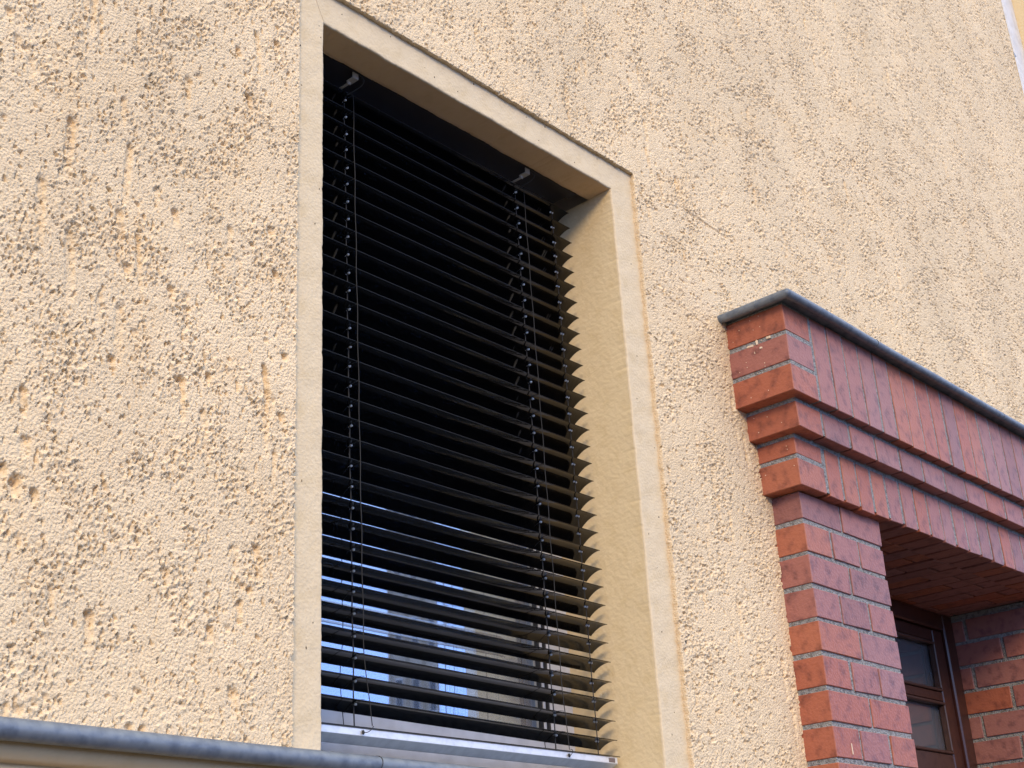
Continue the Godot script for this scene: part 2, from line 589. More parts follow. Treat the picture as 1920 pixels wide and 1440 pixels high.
# ---------------------------------------------------------------- smooth band and reveals
func window_band(parent: Node) -> void:
	var wav := noise(9.0, 31, 3)
	var chip := noise(38.0, 32, 3)
	var flat := noise(14.0, 33, 3)
	var edge := func(t: float, o: float) -> float:
		return 0.0016 * wav.get_noise_2d(t, o) + 0.0030 * maxf(0.0, absf(chip.get_noise_2d(t, o + 7.0)) - 0.30)
	var face := func(x: float, y: float) -> Vector3:
		return Vector3(x, y, 0.0011 * flat.get_noise_2d(x, y))
	# left and right strips with the rounded arris
	for side in [0, 1]:
		var rows := []
		var back := []
		var count := 560
		for j in count + 1:
			var y: float = lerpf(STRING_Y - 0.02, WIN_T, float(j) / count)
			var e: float = edge.call(y, side * 20.0)
			var inner: float = 0.0 - e if side == 0 else WIN_R + e
			var outer: float = BAND_L - 0.004 if side == 0 else BAND_R + 0.004
			var dir := 1.0 if side == 0 else -1.0
			var row := []
			for i in 24:
				row.append(face.call(lerpf(outer, inner - dir * 0.004, i / 23.0), y))
			var z: float = row[23].z
			row.append(Vector3(inner - dir * 0.0018, y, z - 0.0006))
			row.append(Vector3(inner - dir * 0.0004, y, z - 0.0020))
			row.append(Vector3(inner, y, z - 0.0045))
			rows.append(row)
			var deep := []
			for i in 16:
				var t := i / 15.0
				var base := 0.0 if side == 0 else WIN_R
				deep.append(Vector3(lerpf(inner, base, minf(1.0, t * 6.0)) + dir * 0.0006 * flat.get_noise_2d(y, t * 0.3 + 3.0), y, lerpf(z - 0.0045, -0.30, t)))
			deep[0] = row[26]
			back.append(deep)
		var s := Shape.new()
		s.sheet(rows, Vector3(0, 0, 1))
		obj("window_surround", s.mesh(), mat.plaster, parent)
		s = Shape.new()
		s.sheet(back, Vector3(1 if side == 0 else -1, 0, 0))
		obj("window_reveal", s.mesh(), mat.reveal, parent)
	var rows := []
	var under := []
	for i in 441:
		var x: float = lerpf(BAND_L - 0.004, BAND_R + 0.004, i / 440.0)
		var e: float = edge.call(x, 40.0) if x > 0.0 and x < WIN_R else 0.0
		var low := WIN_T + e
		var row := []
		for j in 22:
			row.append(face.call(x, lerpf(BAND_T + 0.004, low + 0.004, j / 21.0)))
		var z: float = row[21].z
		var cut := 1.0 if x > 0.0 and x < WIN_R else 0.0
		row.append(Vector3(x, low + 0.0018, z - 0.0006 * cut))
		row.append(Vector3(x, low + 0.0004, z - 0.0020 * cut))
		row.append(Vector3(x, low, z - 0.0045 * cut))
		rows.append(row)
		if x > -0.004 and x < WIN_R + 0.004:
			var deep := [row[24]]
			for k in range(1, 9):
				deep.append(Vector3(x, low + 0.0008 * flat.get_noise_2d(x, k * 0.1), lerpf(z - 0.0045, -0.074 - 0.002 * wav.get_noise_2d(x, 50.0), k / 8.0)))
			deep.append(Vector3(x, low + 0.006, -0.0765))
			deep.append(Vector3(x, low + 0.14, -0.0775))
			under.append(deep)
	var s := Shape.new()
	s.sheet(rows, Vector3(0, 0, 1))
	obj("window_surround", s.mesh(), mat.plaster, parent)
	s = Shape.new()
	s.sheet(under, Vector3(0, -1, 0))
	obj("window_soffit", s.mesh(), mat.soffit, parent)


func house_wall() -> void:
	var w := thing("house_wall", "cream house wall of rough scraped render around the black blind and the brick doorway", "wall", Vector3(0, GROUND, 0))
	w.position = Vector3.ZERO
	rough_render(w)
	window_band(w)
	# the masonry behind the render, round the openings, and the rest of the house, so that no light leaks in
	var z0 := -0.42
	var z1 := -0.012
	var d := 0.03
	for r in [
		[-4.0, GROUND, -d, 6.0], [WIN_R + d, GROUND, DOOR_L - 0.09, 6.0], [DOOR_L - 0.09, SOFFIT_Y + 0.13, DOOR_R + 0.09, 6.0], [DOOR_R + 0.09, GROUND, 4.325, 6.0],
		[-d, GROUND, WIN_R + d, -1.31], [-d, WIN_T + 0.13, WIN_R + d, 6.0], [4.325, GROUND, 4.76, 1.87], [4.325, 3.58, 4.76, 6.0], [4.76, GROUND, 9.0, 6.0],
	]:
		box_part("masonry", Vector3(r[0], r[1], z0), Vector3(r[2], r[3], z1), mat.core, w, 0.0005)
	box_part("rear_wall", Vector3(-4, GROUND, -6.2), Vector3(9, 6, -6.0), mat.room, w)
	box_part("side_wall", Vector3(-4, GROUND, -5.998), Vector3(-3.8, 6, z0 - 0.002), mat.room, w)
	box_part("side_wall", Vector3(8.8, GROUND, -5.998), Vector3(9, 6, z0 - 0.002), mat.room, w)
	box_part("roof", Vector3(-4.3, 6.002, -6.5), Vector3(9.3, 6.2, 0.3), mat.far_roof, w)
	box_part("floor", Vector3(-3.79, GROUND + 0.01, -5.99), Vector3(8.79, GROUND + 0.1, z0 - 0.01), mat.room, w)
	var dirt := Shape.new()
	for k in 34:
		var c: Vector3
		if k % 3 == 0:
			c = Vector3(rng.randf_range(BAND_L + 0.005, -0.006), rng.randf_range(-1.2, 0.2), 0.0)
		elif k % 3 == 1:
			c = Vector3(rng.randf_range(0.0, WIN_R), rng.randf_range(WIN_T + 0.008, BAND_T - 0.005), 0.0)
		else:
			c = Vector3(rng.randf_range(WIN_R + 0.006, BAND_R - 0.006), rng.randf_range(-1.2, 0.2), 0.0)
		var e := Vector3(rng.randf_range(0.0005, 0.0014), rng.randf_range(0.0006, 0.0022), 0.0012)
		dirt.box(c - e, c + e, 0.0005, 0.0003, rng)
	obj("dirt_specks", dirt.mesh(), mat.speck, w).set_meta("kind", "stuff")
	# narrow crack in the top left corner of the band
	var s := Shape.new()
	s.tube(PackedVector3Array([Vector3(-0.028, 0.238, 0.0002), Vector3(-0.018, 0.214, 0.0003), Vector3(-0.008, 0.192, 0.0002), Vector3(0.0, 0.178, 0.0001)]), 0.0006, 5)
	obj("crack", s.mesh(), mat.core, w)


# ---------------------------------------------------------------- blind
func slat_mesh(length: float) -> ArrayMesh:
	var s := Shape.new()
	var top := []
	var bot := []
	var seg := 10
	for e in [0.0, length]:
		var a := []
		var b := []
		for k in seg + 1:
			var t := float(k) / seg
			var p := Vector3(e, 0.0145 * -t + 0.0048 * 4.0 * t * (1.0 - t), -0.0465 * t)
			a.append(p + Vector3(0, 0.0004, 0))
			b.append(p)
		top.append(a)
		bot.append(b)
	s.sheet(top, Vector3(0, 1, 0))
	s.sheet(bot, Vector3(0, -1, 0))
	for e in 2:
		for k in seg:
			s.quad(top[e][k], top[e][k + 1], bot[e][k + 1], bot[e][k], Vector3(-1 if e == 0 else 1, 0, 0))
	# rolled front and rear edges
	for q in [top[0][0], top[0][seg]]:
		s.tube(PackedVector3Array([q + Vector3(0, -0.0003, 0), q + Vector3(length, -0.0003, 0)]), 0.0009, 6)
	return s.mesh()


const SLATS := 32

func slat_at(i: float) -> Vector3:
	return Vector3(0.013, 0.147 - 0.04203 * i, lerpf(-0.1215, -0.1035, i / 31.0))


# the upper slats hang more closed
func slat_tilt(i: float) -> float:
	return lerpf(-0.095, 0.015, smoothstep(20.0, 29.0, i))


# how much higher a slat hangs at its left end
func slat_lift(i: float) -> float:
	return 0.004 + 0.013 * smoothstep(20.0, 32.0, i)


func blind() -> void:
	var b := thing("venetian_blind", "black outdoor venetian blind lowered inside the cream window opening", "window blind")
	var m := slat_mesh(0.892)
	var eye := Shape.new()
	for q in [-0.0052, 0.0046]:
		eye.blob(Vector3(0, -0.0006, q), Vector3(0.0021, 0.0027, 0.0043))
	var em := eye.mesh()
	var dots := Shape.new()
	for q in [-0.0034, 0.0034]:
		dots.blob(Vector3(q, -0.0006, 0), Vector3(0.0025, 0.0027, 0.0032))
	var dm := dots.mesh()
	var spots := [0.18, 0.728, 0.864]
	for i in SLATS:
		var o := obj("slat", m, mat.slat, b)
		var lift := slat_lift(i)
		var tilt := slat_tilt(i)
		o.position = slat_at(i) + Vector3(0, lift, 0) + Vector3(rng.randf_range(-0.0015, 0.0015), rng.randf_range(-0.001, 0.001), rng.randf_range(-0.001, 0.001))
		o.rotation = Vector3(tilt + rng.randf_range(-0.025, 0.025), rng.randf_range(-0.0012, 0.0012), -lift / 0.892 + rng.randf_range(-0.0012, 0.0012))
		for x in spots:
			var e := obj("eyelet", dm if x > 0.8 else em, mat.eyelet, o)
			e.position = Vector3(x - 0.013 + rng.randf_range(-0.001, 0.001), -0.0036, -0.0225)
			e.rotation.x = 0.3
			e.position.y += 0.0016
	var last := obj("slat", m, mat.slat, b)
	last.position = Vector3(0.013, -1.1898, -0.0995)
	last.rotation.x = 0.30
	# cords of the two ladders
	for x in [0.18, 0.728]:
		for kind in 3:
			var pts := PackedVector3Array()
			var ph := rng.randf_range(0, 6)
			for k in 65:
				var i := minf(k * 0.5, 31.75)
				var p := slat_at(i)
				p.y += slat_lift(i) * (1.0 - x / 0.9) * clampf((31.9 - i) * 1.2, 0.0, 1.0)
				var z := p.z + 0.0035 if kind == 0 else (p.z - 0.0225 if kind == 1 else p.z - 0.0500)
				var t := maxf(0.0, (i - 28.0) / 3.75)
				var sag := 0.0
				if kind == 0:
					sag = (0.017 if x < 0.5 else 0.009) * t * t
				elif kind == 2:
					sag = -0.007 * sin(t * PI)
				pts.append(Vector3(x + 0.0009 * sin(i * 1.7 + ph) + (0.0025 if kind == 0 else 0.0) + sag, p.y + (0.0 if kind == 0 or i > 31.2 else -0.008), z))
			var s := Shape.new()
			s.tube(pts, [0.00085, 0.0013, 0.00075][kind], 6)
			obj(["ladder_cord", "lift_cord", "ladder_cord"][kind], s.mesh(), mat.front_cord if kind == 0 else mat.cord, b)
		var rungs := Shape.new()
		for i in SLATS:
			var p := slat_at(i)
			p.y += slat_lift(i) * (1.0 - x / 0.9)
			for side in [-1.0, 1.0]:
				var q := PackedVector3Array()
				for k in 7:
					var t := k / 6.0
					q.append(Vector3(x + 0.0025 * (1.0 - t) + side * 0.0035 * sin(PI * t), p.y + (0.0465 * slat_tilt(i) - 0.0145) * t + 0.0048 * 4.0 * t * (1.0 - t) + (0.0012 if side > 0.0 else -0.0006) + (0.004 * sin(PI * t) if side > 0.0 else 0.0), p.z + 0.0035 - 0.0535 * t))
				rungs.tube(q, 0.00045, 4)
		obj("ladder_rungs", rungs.mesh(), mat.cord, b)
	for x in [0.05, 0.864]:
		var pts := PackedVector3Array()
		for k in 33:
			var p := slat_at(minf(k, 31.8))
			pts.append(Vector3(x + 0.0006 * sin(k * 1.3), p.y + 0.004, p.z - 0.0215))
		var s := Shape.new()
		s.tube(pts, 0.0011, 6)
		obj("guide_cable", s.mesh(), mat.cord, b)
	# headrail with the lip that shows under the lintel, and its clips
	var s := Shape.new()
	s.box(Vector3(0.012, 0.186, -0.160), Vector3(0.892, 0.236, -0.084), 0.002)
	s.box(Vector3(0.012, 0.178, -0.108), Vector3(0.892, 0.1855, -0.080), 0.001)
	obj("headrail", s.mesh(), mat.headrail, b)
	for x in [0.155, 0.705]:
		s = Shape.new()
		s.box(Vector3(x - 0.004, 0.163, -0.105), Vector3(x + 0.012, 0.1655, -0.083), 0.0005)
		s.box(Vector3(x - 0.004, 0.1655, -0.0855), Vector3(x + 0.012, 0.1775, -0.083), 0.0005)
		s.box(Vector3(x - 0.004, 0.156, -0.128), Vector3(x + 0.002, 0.159, -0.100), 0.0005)
		s.box(Vector3(x - 0.004, 0.157, -0.104), Vector3(x + 0.006, 0.1645, -0.100), 0.0005)
		obj("clip", s.mesh(), mat.clip, b)
		s = Shape.new()
		var pts := PackedVector3Array()
		for k in 9:
			var t := k / 8.0
			pts.append(Vector3(x + 0.01 + 0.016 * sin(t * PI), 0.182 - 0.04 * t, -0.088 - 0.03 * t + 0.02 * sin(t * PI)))
		s.tube(pts, 0.0012, 6)
		obj("cord_loop", s.mesh(), mat.cord, b)
	# bottom rail
	var r := thing_part("bottom_rail", b)
	s = Shape.new()
	var prof := [Vector2(-1.1915, -0.1290), Vector2(-1.1912, -0.1025), Vector2(-1.1922, -0.1015), Vector2(-1.2035, -0.1013), Vector2(-1.2044, -0.1018), Vector2(-1.2150, -0.1240), Vector2(-1.2156, -0.1260), Vector2(-1.2156, -0.1290)]
	for k in prof.size():
		var p: Vector2 = prof[k]
		var q: Vector2 = prof[(k + 1) % prof.size()]
		s.quad(Vector3(0.013, p.x, p.y), Vector3(0.897, p.x, p.y), Vector3(0.897, q.x, q.y), Vector3(0.013, q.x, q.y), Vector3(0, (p.x + q.x) * 0.5 + 1.203, (p.y + q.y) * 0.5 + 0.116))
		for x in [0.013, 0.897]:
			s.tri(Vector3(x, p.x, p.y), Vector3(x, q.x, q.y), Vector3(x, -1.2, -0.116), Vector3(1 if x > 0.5 else -1, 0, 0))
	obj("rail_profile", s.mesh(), mat.aluminium, r)
	s = Shape.new()
	s.box(Vector3(0.868, -1.2025, -0.102), Vector3(0.889, -1.1935, -0.1008), 0.0004)
	obj("sticker", s.mesh(), mat.sticker, r)
	for x in [0.183, 0.742]:
		s = Shape.new()
		var pts := PackedVector3Array()
		var from := Vector3(0.1995 if x < 0.5 else 0.7395, -1.1868, -0.0975)
		var to := Vector3(x - 0.006, -1.1955, -0.0985)
		for k in 11:
			var t := k / 10.0
			pts.append(from.lerp(to, t) + Vector3(0.004 * sin(t * TAU * 0.8), -0.003 * sin(t * PI) + 0.0035 * sin(t * TAU), 0.004 * sin(t * PI)))
		s.tube(pts, 0.0007, 5)
		obj("cord_end", s.mesh(), mat.front_cord, r)
		var k := SphereMesh.new()
		k.radius = 0.0026
		k.height = 0.0085
		k.radial_segments = 12
		k.rings = 6
		var o := obj("cord_knob", k, mat.cord, r)
		o.position = Vector3(x - 0.006, -1.1985, -0.0985)


func thing_part(called: String, parent: Node) -> Node3D:
	var o := Node3D.new()
	o.name = named(parent, called)
	parent.add_child(o, true)
	return o


# ---------------------------------------------------------------- window behind the blind
func window() -> void:
	var w := thing("window", "white framed window with dark glass behind the black blind", "window")
	var zf := -0.238
	var zb := -0.30
	box_part("frame", Vector3(-0.02, -1.235, zb), Vector3(WIN_R + 0.02, -1.1315, zf), mat.frame_white, w, 0.003)
	box_part("frame", Vector3(-0.02, 0.14, zb), Vector3(WIN_R + 0.02, 0.30, zf), mat.frame_white, w, 0.003)
	box_part("frame", Vector3(0.853, -1.131, zb), Vector3(WIN_R + 0.02, 0.1395, zf), mat.frame_white, w, 0.003)
	box_part("frame", Vector3(-0.02, -1.131, zb), Vector3(0.075, 0.1395, zf), mat.frame_white, w, 0.003)
	box_part("glazing_bead", Vector3(0.075, -1.1313, zf - 0.012), Vector3(0.853, -1.1225, zf - 0.004), mat.frame_white, w, 0.002)
	box_part("gasket", Vector3(0.848, -1.122, zf - 0.016), Vector3(0.8525, 0.139, zf - 0.003), mat.gasket, w, 0.001)
	box_part("gasket", Vector3(0.8355, -1.122, zf - 0.024), Vector3(0.8400, 0.139, zf - 0.012), mat.gasket, w, 0.001)
	box_part("glazing_bead", Vector3(0.8402, -1.122, zf - 0.022), Vector3(0.8478, 0.139, zf - 0.010), mat.frame_white, w, 0.001)
	for z in [-0.264, -0.282]:
		var s := Shape.new()
		s.box(Vector3(0.0752, -1.131, z - 0.004), Vector3(0.8528, 0.1393, z), 0.0005)
		obj("pane", s.mesh(), mat.glass if z > -0.27 else mat.coated_glass, w)
	# sloping zinc sill in front of the frame belongs to the string course


# ---------------------------------------------------------------- zinc string course
func string_course() -> void:
	var c := thing("string_course", "grey zinc drip edge over a cream moulding below the window", "cornice")
	c.rotation.z = -0.0065
	c.position = Vector3(0, -0.0044, 0)
	var s := Shape.new()
	var bead := Vector2(-1.2785, 0.060)      # y, z of the rolled edge
	var rows := []
	for k in 141:
		var x := lerpf(-3.9, 1.40, k / 140.0)
		var row := [Vector3(x, -1.217, -0.245), Vector3(x, -1.238, -0.10), Vector3(x, -1.2575, 0.02)]
		for q in 15:
			var t := deg_to_rad(lerpf(100.0, -215.0, q / 14.0))
			row.append(Vector3(x, bead.x + 0.0146 * sin(t) + 0.0003 * sin(x * 9.0), bead.y + 0.0146 * cos(t)))
		rows.append(row)
	s.sheet(rows, Vector3(0, 1, 0.4))
	# split: left of the window the sheet tucks under the render
	obj("zinc_flashing", s.mesh(), mat.zinc, c)
	s = Shape.new()
	var pts := PackedVector3Array()
	for q in 12:
		var t := deg_to_rad(lerpf(110.0, -120.0, q / 11.0))
		pts.append(Vector3(0.068 + 0.004 * sin(q * 0.5), bead.x + 0.0150 * sin(t), bead.y + 0.0150 * cos(t)))
	s.tube(pts, 0.0007, 5)
	obj("solder_seam", s.mesh(), mat.gasket, c)
	# cream moulding: a cyma under the drip
	s = Shape.new()
	rows = []
	var prof := [Vector2(-1.2700, 0.040), Vector2(-1.2930, 0.0405), Vector2(-1.3010, 0.039), Vector2(-1.3080, 0.034), Vector2(-1.3130, 0.030), Vector2(-1.3135, 0.020), Vector2(-1.3180, 0.0195), Vector2(-1.345, 0.019), Vector2(-1.350, 0.004), Vector2(-1.62, 0.003), Vector2(GROUND + 0.01, 0.003)]
	for k in 61:
		var x := lerpf(-3.9, 1.45, k / 60.0)
		var row := []
		for p in prof:
			row.append(Vector3(x, p.x, p.y))
		rows.append(row)
	s.sheet(rows, Vector3(0, 0, 1))
	obj("moulding", s.mesh(), mat.moulding, c)


# ---------------------------------------------------------------- brick doorway
func brick(parent: Node, lo: Vector3, hi: Vector3, tone := -1) -> void:
	var size := hi - lo
	var variant := rng.randi() % 3
	var key := "%d_%d_%d_%d" % [roundi(size.x * 1000), roundi(size.y * 1000), roundi(size.z * 1000), variant]
	if not brick_meshes.has(key):
		var s := Shape.new()
		s.box(-size * 0.5, size * 0.5, 0.0015, 0.0010, rng)
		brick_meshes[key] = s.mesh()
	if tone < 0:
		tone = [0, 1, 1, 2, 4, 4, 2, 3][rng.randi() % 8]
	var o := obj("brick", brick_meshes[key], brick_mats[tone], parent)
	o.position = (lo + hi) * 0.5 + Vector3(rng.randf_range(-0.0008, 0.0008), rng.randf_range(-0.0008, 0.0008), rng.randf_range(-0.0009, 0.0009))
	o.rotation = Vector3(rng.randf_range(-0.004, 0.004), rng.randf_range(-0.004, 0.004), rng.randf_range(-0.004, 0.004))


func doorway() -> void:
	var d := thing("brick_doorway", "red brick door surround with stepped lintel and a zinc cap on the cream wall", "doorway")
	var course := 0.0833
	var j0 := -0.5977 + course          # middle of the joint on top of the first pillar course
	var right := 3.67
	# --- left pillar
	var p := thing_part("pillar", d)
	var core := Shape.new()
	core.box(Vector3(1.484, GROUND, -0.011), Vector3(1.8825, SOFFIT_Y + 0.001, 0.0893), 0.0005)
	core.box(Vector3(1.8, GROUND, -0.33), Vector3(1.8826, SOFFIT_Y + 0.001, -0.0115), 0.0005)
	obj("mortar", core.mesh(), mat.mortar, p)
	for k in 15:
		var top := j0 - course * k - 0.006
		var bot := j0 - course * (k + 1) + 0.006
		if k == 0:
			top -= 0.001
		var cuts := [1.481, 1.680, DOOR_L] if k % 2 == 0 else [1.481, 1.609, 1.752, DOOR_L]
		for c in cuts.size() - 1:
			var a: float = cuts[c] + (0.006 if c > 0 else 0.0)
			var b: float = cuts[c + 1] - (0.006 if c < cuts.size() - 2 else 0.0)
			var tone := -1
			if c == 0:
				tone = [2, 3, 1, 1, 3, 0, 0, 0, 3, 1, 0, 2, 1, 0, 1][k]
			var off := rng.randf_range(-0.004, 0.004)
			brick(p, Vector3(a + (off if c > 0 else 0.0), bot, -0.0105), Vector3(b, top, 0.0933), tone)
		# inner side of the pillar, towards the door
		var zc := [-0.022, -0.145, -0.32] if k % 2 == 0 else [-0.022, -0.265, -0.32]
		for c in 2:
			brick(p, Vector3(1.79, bot, zc[c + 1] + 0.011), Vector3(DOOR_L, top, zc[c]))
	# --- right side of the recess
	var q := thing_part("pillar", d)
	core = Shape.new()
	core.box(Vector3(DOOR_R + 0.0055, GROUND, -0.33), Vector3(3.555, SOFFIT_Y + 0.001, 0.0893), 0.0005)
	obj("mortar", core.mesh(), mat.mortar, q)
	for k in 13:
		var top := -0.787 + course * 3 - course * k - 0.006
		var bot := top - course + 0.012
		top = minf(top, SOFFIT_Y - 0.003)
		var zc := [0.0933, -0.145, -0.325] if k % 2 == 1 else [0.0933, -0.022, -0.267, -0.325]
		for c in zc.size() - 1:
			brick(q, Vector3(DOOR_R, bot, zc[c + 1] + (0.012 if c < zc.size() - 2 else 0.0)), Vector3(DOOR_R + 0.1, top, zc[c]))
	for k in 11:
		var top := j0 - course * k - 0.006
		brick(q, Vector3(DOOR_R + 0.112, top - course + 0.012, -0.010), Vector3(DOOR_R + 0.27, top, 0.0933))
		brick(q, Vector3(DOOR_R + 0.282, top - course + 0.012, -0.010), Vector3(3.56, top, 0.0933))
	# --- lintel: lower course of upright bricks
	var l := thing_part("lintel", d)
	core = Shape.new()
	core.box(Vector3(1.447, SOFFIT_Y + 0.009, -0.33), Vector3(right - 0.075, -0.378, 0.1199), 0.0005)
	core.box(Vector3(1.4135, -0.3775, -0.0112), Vector3(right - 0.045, -0.300, 0.1549), 0.0005)
	core.box(Vector3(1.371, -0.2995, -0.0113), Vector3(right, -0.060, 0.1808), 0.0005)
	obj("mortar", core.mesh(), mat.mortar, l)
	brick(l, Vector3(1.444, -0.5195, -0.0105), Vector3(1.572, -0.4485, 0.122), 3)
	brick(l, Vector3(1.444, -0.4365, -0.0105), Vector3(1.569, -0.3925, 0.1215), 0)
	var x := 1.5885
	while x < right - 0.10:
		brick(l, Vector3(x, SOFFIT_Y + rng.randf_range(-0.001, 0.003), 0.012), Vector3(x + 0.0688, -0.3925, 0.122 + rng.randf_range(-0.0003, 0.0012)))
		x += 0.0815
	# --- middle course of headers
	x = 1.411
	var first := true
	while x < right - 0.1:
		brick(l, Vector3(x, -0.3815, -0.0105), Vector3(x + (0.118 if first else 0.1255), -0.3135, 0.157 + rng.randf_range(-0.0003, 0.0012)), 0 if first else -1)
		x += 0.131 if first else 0.1385
		first = false
	# --- upper course: three bricks at the corner, then tall upright bricks
	for k in 3:
		brick(l, Vector3(1.368, -0.3035 + course * k, -0.0105), Vector3(1.4885, -0.2325 + course * k, 0.183), [0, 1, 0][k])
	x = 1.5025
	while x < right - 0.05:
		brick(l, Vector3(x, -0.3035 + rng.randf_range(-0.001, 0.001), 0.05), Vector3(x + 0.0714, -0.063, 0.183 + rng.randf_range(-0.0004, 0.0012)))
		x += 0.0832
	# --- underside of the lintel over the recess
	x = DOOR_L + 0.003
	var k2 := 0
	while x < DOOR_R - 0.03:
		var w := minf(0.0725, DOOR_R - x - 0.002)
		var cuts := [0.0115, -0.12, -0.33] if k2 % 2 == 0 else [0.0115, -0.05, -0.29, -0.33]
		for c in cuts.size() - 1:
			brick(l, Vector3(x, SOFFIT_Y + rng.randf_range(-0.001, 0.002), cuts[c + 1] + 0.008), Vector3(x + w, SOFFIT_Y + 0.06, cuts[c]))
		x += 0.0815
		k2 += 1
	# --- flecks of wall paint on the bricks
	var s := Shape.new()
	var spots := []
	for f in 26:
		spots.append(Vector2(rng.randf_range(0.02, 0.17), rng.randf_range(-0.5, -0.07)))
	for f in spots:
		var face := 1.368 if f.y > -0.31 else (1.411 if f.y > -0.385 else 1.444)
		var c := Vector3(face - 0.0006, f.y, minf(f.x, 0.11))
		s.box(c - Vector3(0.0008, 0.0006 + 0.001 * rng.randf(), 0.0006 + 0.001 * rng.randf()), c + Vector3(0.0008, 0.0012, 0.001), 0.0004)
	for f in [[0.075, -0.149, 0.020, 0.005], [0.095, -0.145, 0.006, 0.012], [0.13, -0.143, 0.012, 0.007], [0.105, -0.163, 0.007, 0.006], [0.085, -0.171, 0.003, 0.006]]:
		var c := Vector3(1.3672, f[1], f[0])
		s.box(c - Vector3(0.001, f[3] * 0.5, f[2] * 0.5), c + Vector3(0.001, f[3] * 0.5, f[2] * 0.5), 0.0008, 0.0012, rng)
	s.box(Vector3(1.555, -1.165, 0.0925), Vector3(1.5585, -1.139, 0.0942), 0.0006, 0.0006, rng)
	var fl := obj("paint_flecks", s.mesh(), mat.paint_fleck, l)
	fl.set_meta("kind", "stuff")
	# --- zinc cap with a rolled edge
	var cap := thing_part("zinc_cap", d)
	s = Shape.new()
	s.quad(Vector3(1.345, -0.047, 0.214), Vector3(right + 0.03, -0.047, 0.214), Vector3(right + 0.03, -0.044, 0.004), Vector3(1.345, -0.044, 0.004), Vector3.UP)
	s.quad(Vector3(1.350, -0.058, 0.210), Vector3(right + 0.03, -0.058, 0.210), Vector3(right + 0.03, -0.058, 0.004), Vector3(1.350, -0.058, 0.004), Vector3.DOWN)
	obj("sheet", s.mesh(), mat.zinc, cap)
	s = Shape.new()
	var rr := 0.0122
	s.tube(PackedVector3Array([Vector3(1.3435, -0.0555, 0.004), Vector3(1.3435, -0.0555, 0.10), Vector3(1.3435, -0.0555, 0.2135)]), rr, 14)
	var run := PackedVector3Array()
	for k in 40:
		var t := k / 39.0
		run.append(Vector3(lerpf(1.3435, right + 0.03, t), -0.0555 + 0.0008 * sin(t * 17.0), 0.2135 + 0.0009 * sin(t * 23.0)))
	s.tube(run, rr, 14)
	obj("rolled_edge", s.mesh(), mat.zinc, cap)
	for at in [[1.3435, 0.125, 0.0], [1.80, 0.2135, 1.0], [2.62, 0.2135, 1.0]]:
		s = Shape.new()
		var ring := PackedVector3Array()
		for k in 13:
			var t := deg_to_rad(-150.0 + 300.0 * k / 12.0)
			var side := Vector3(0, sin(t), cos(t)) if at[2] > 0.5 else Vector3(-cos(t), sin(t), 0)
			ring.append(Vector3(at[0], -0.0555, at[1]) + side * (rr + 0.0002))
		s.tube(ring, 0.0009, 5)
		obj("seam", s.mesh(), mat.zinc, cap)
	var ball := SphereMesh.new()
	ball.radius = rr
	ball.height = rr * 2.0
	ball.radial_segments = 14
	ball.rings = 8
	var o := obj("corner", ball, mat.zinc, cap)
	o.position = Vector3(1.3435, -0.0555, 0.2135)


func door() -> void:
	var d := thing("entrance_door", "dark brown wooden door with small glass panes inside the brick doorway", "door")
	var z := -0.315
	var wood: Material = mat.wood
	box_part("frame", Vector3(DOOR_L + 0.001, GROUND, z - 0.07), Vector3(DOOR_L + 0.075, SOFFIT_Y - 0.001, z + 0.012), wood, d, 0.005)
	box_part("frame", Vector3(DOOR_R - 0.075, GROUND, z - 0.07), Vector3(DOOR_R - 0.001, SOFFIT_Y - 0.001, z + 0.012), wood, d, 0.005)
	box_part("frame", Vector3(DOOR_L + 0.0755, SOFFIT_Y - 0.06, z - 0.07), Vector3(DOOR_R - 0.0755, SOFFIT_Y - 0.001, z + 0.011), wood, d, 0.005)
	var x0 := DOOR_L + 0.077
	var x1 := DOOR_R - 0.077
	var mid := (x0 + x1) * 0.5
	var rows := [-0.628, -0.800, -0.835, -1.008]
	# stiles and rails
	for s in [[x0, GROUND + 0.1, x0 + 0.085, -0.584], [x1 - 0.072, GROUND + 0.1, x1, -0.584], [mid - 0.05, GROUND + 0.1, mid + 0.05, -0.584]]:
		box_part("stile", Vector3(s[0], s[1], z - 0.05), Vector3(s[2], s[3], z), wood, d, 0.004)
	for half in 2:
		var a := x0 + 0.0855 if half == 0 else mid + 0.0505
		var b := mid - 0.0505 if half == 0 else x1 - 0.0725
		box_part("rail", Vector3(a, rows[0], z - 0.05), Vector3(b, -0.5845, z - 0.001), wood, d, 0.004)
		box_part("rail", Vector3(a, rows[2], z - 0.05), Vector3(b, rows[1], z - 0.001), wood, d, 0.004)
		box_part("rail", Vector3(a, -1.12, z - 0.05), Vector3(b, rows[3], z - 0.001), mat.wood_worn, d, 0.004)
		box_part("panel", Vector3(a, GROUND + 0.1, z - 0.04), Vector3(b, -1.121, z - 0.015), wood, d, 0.006)
		for r in 2:
			var t: float = rows[r * 2]
			var u: float = rows[r * 2 + 1]
			var s := Shape.new()
			var w := 0.010
			s.box(Vector3(a, t - w, z - 0.02), Vector3(b, t - 0.0005, z + 0.004), 0.003)
			s.box(Vector3(a, u + 0.0005, z - 0.02), Vector3(b, u + w, z + 0.004), 0.003)
			s.box(Vector3(a + 0.0005, u + w, z - 0.02), Vector3(a + w, t - w, z + 0.004), 0.003)
			s.box(Vector3(b - w, u + w, z - 0.02), Vector3(b - 0.0005, t - w, z + 0.004), 0.003)
			obj("glazing_bead", s.mesh(), mat.wood_worn, d)
			box_part("pane", Vector3(a + 0.002, u + 0.002, z - 0.028), Vector3(b - 0.002, t - 0.002, z - 0.024), mat.glass, d, 0.0005)


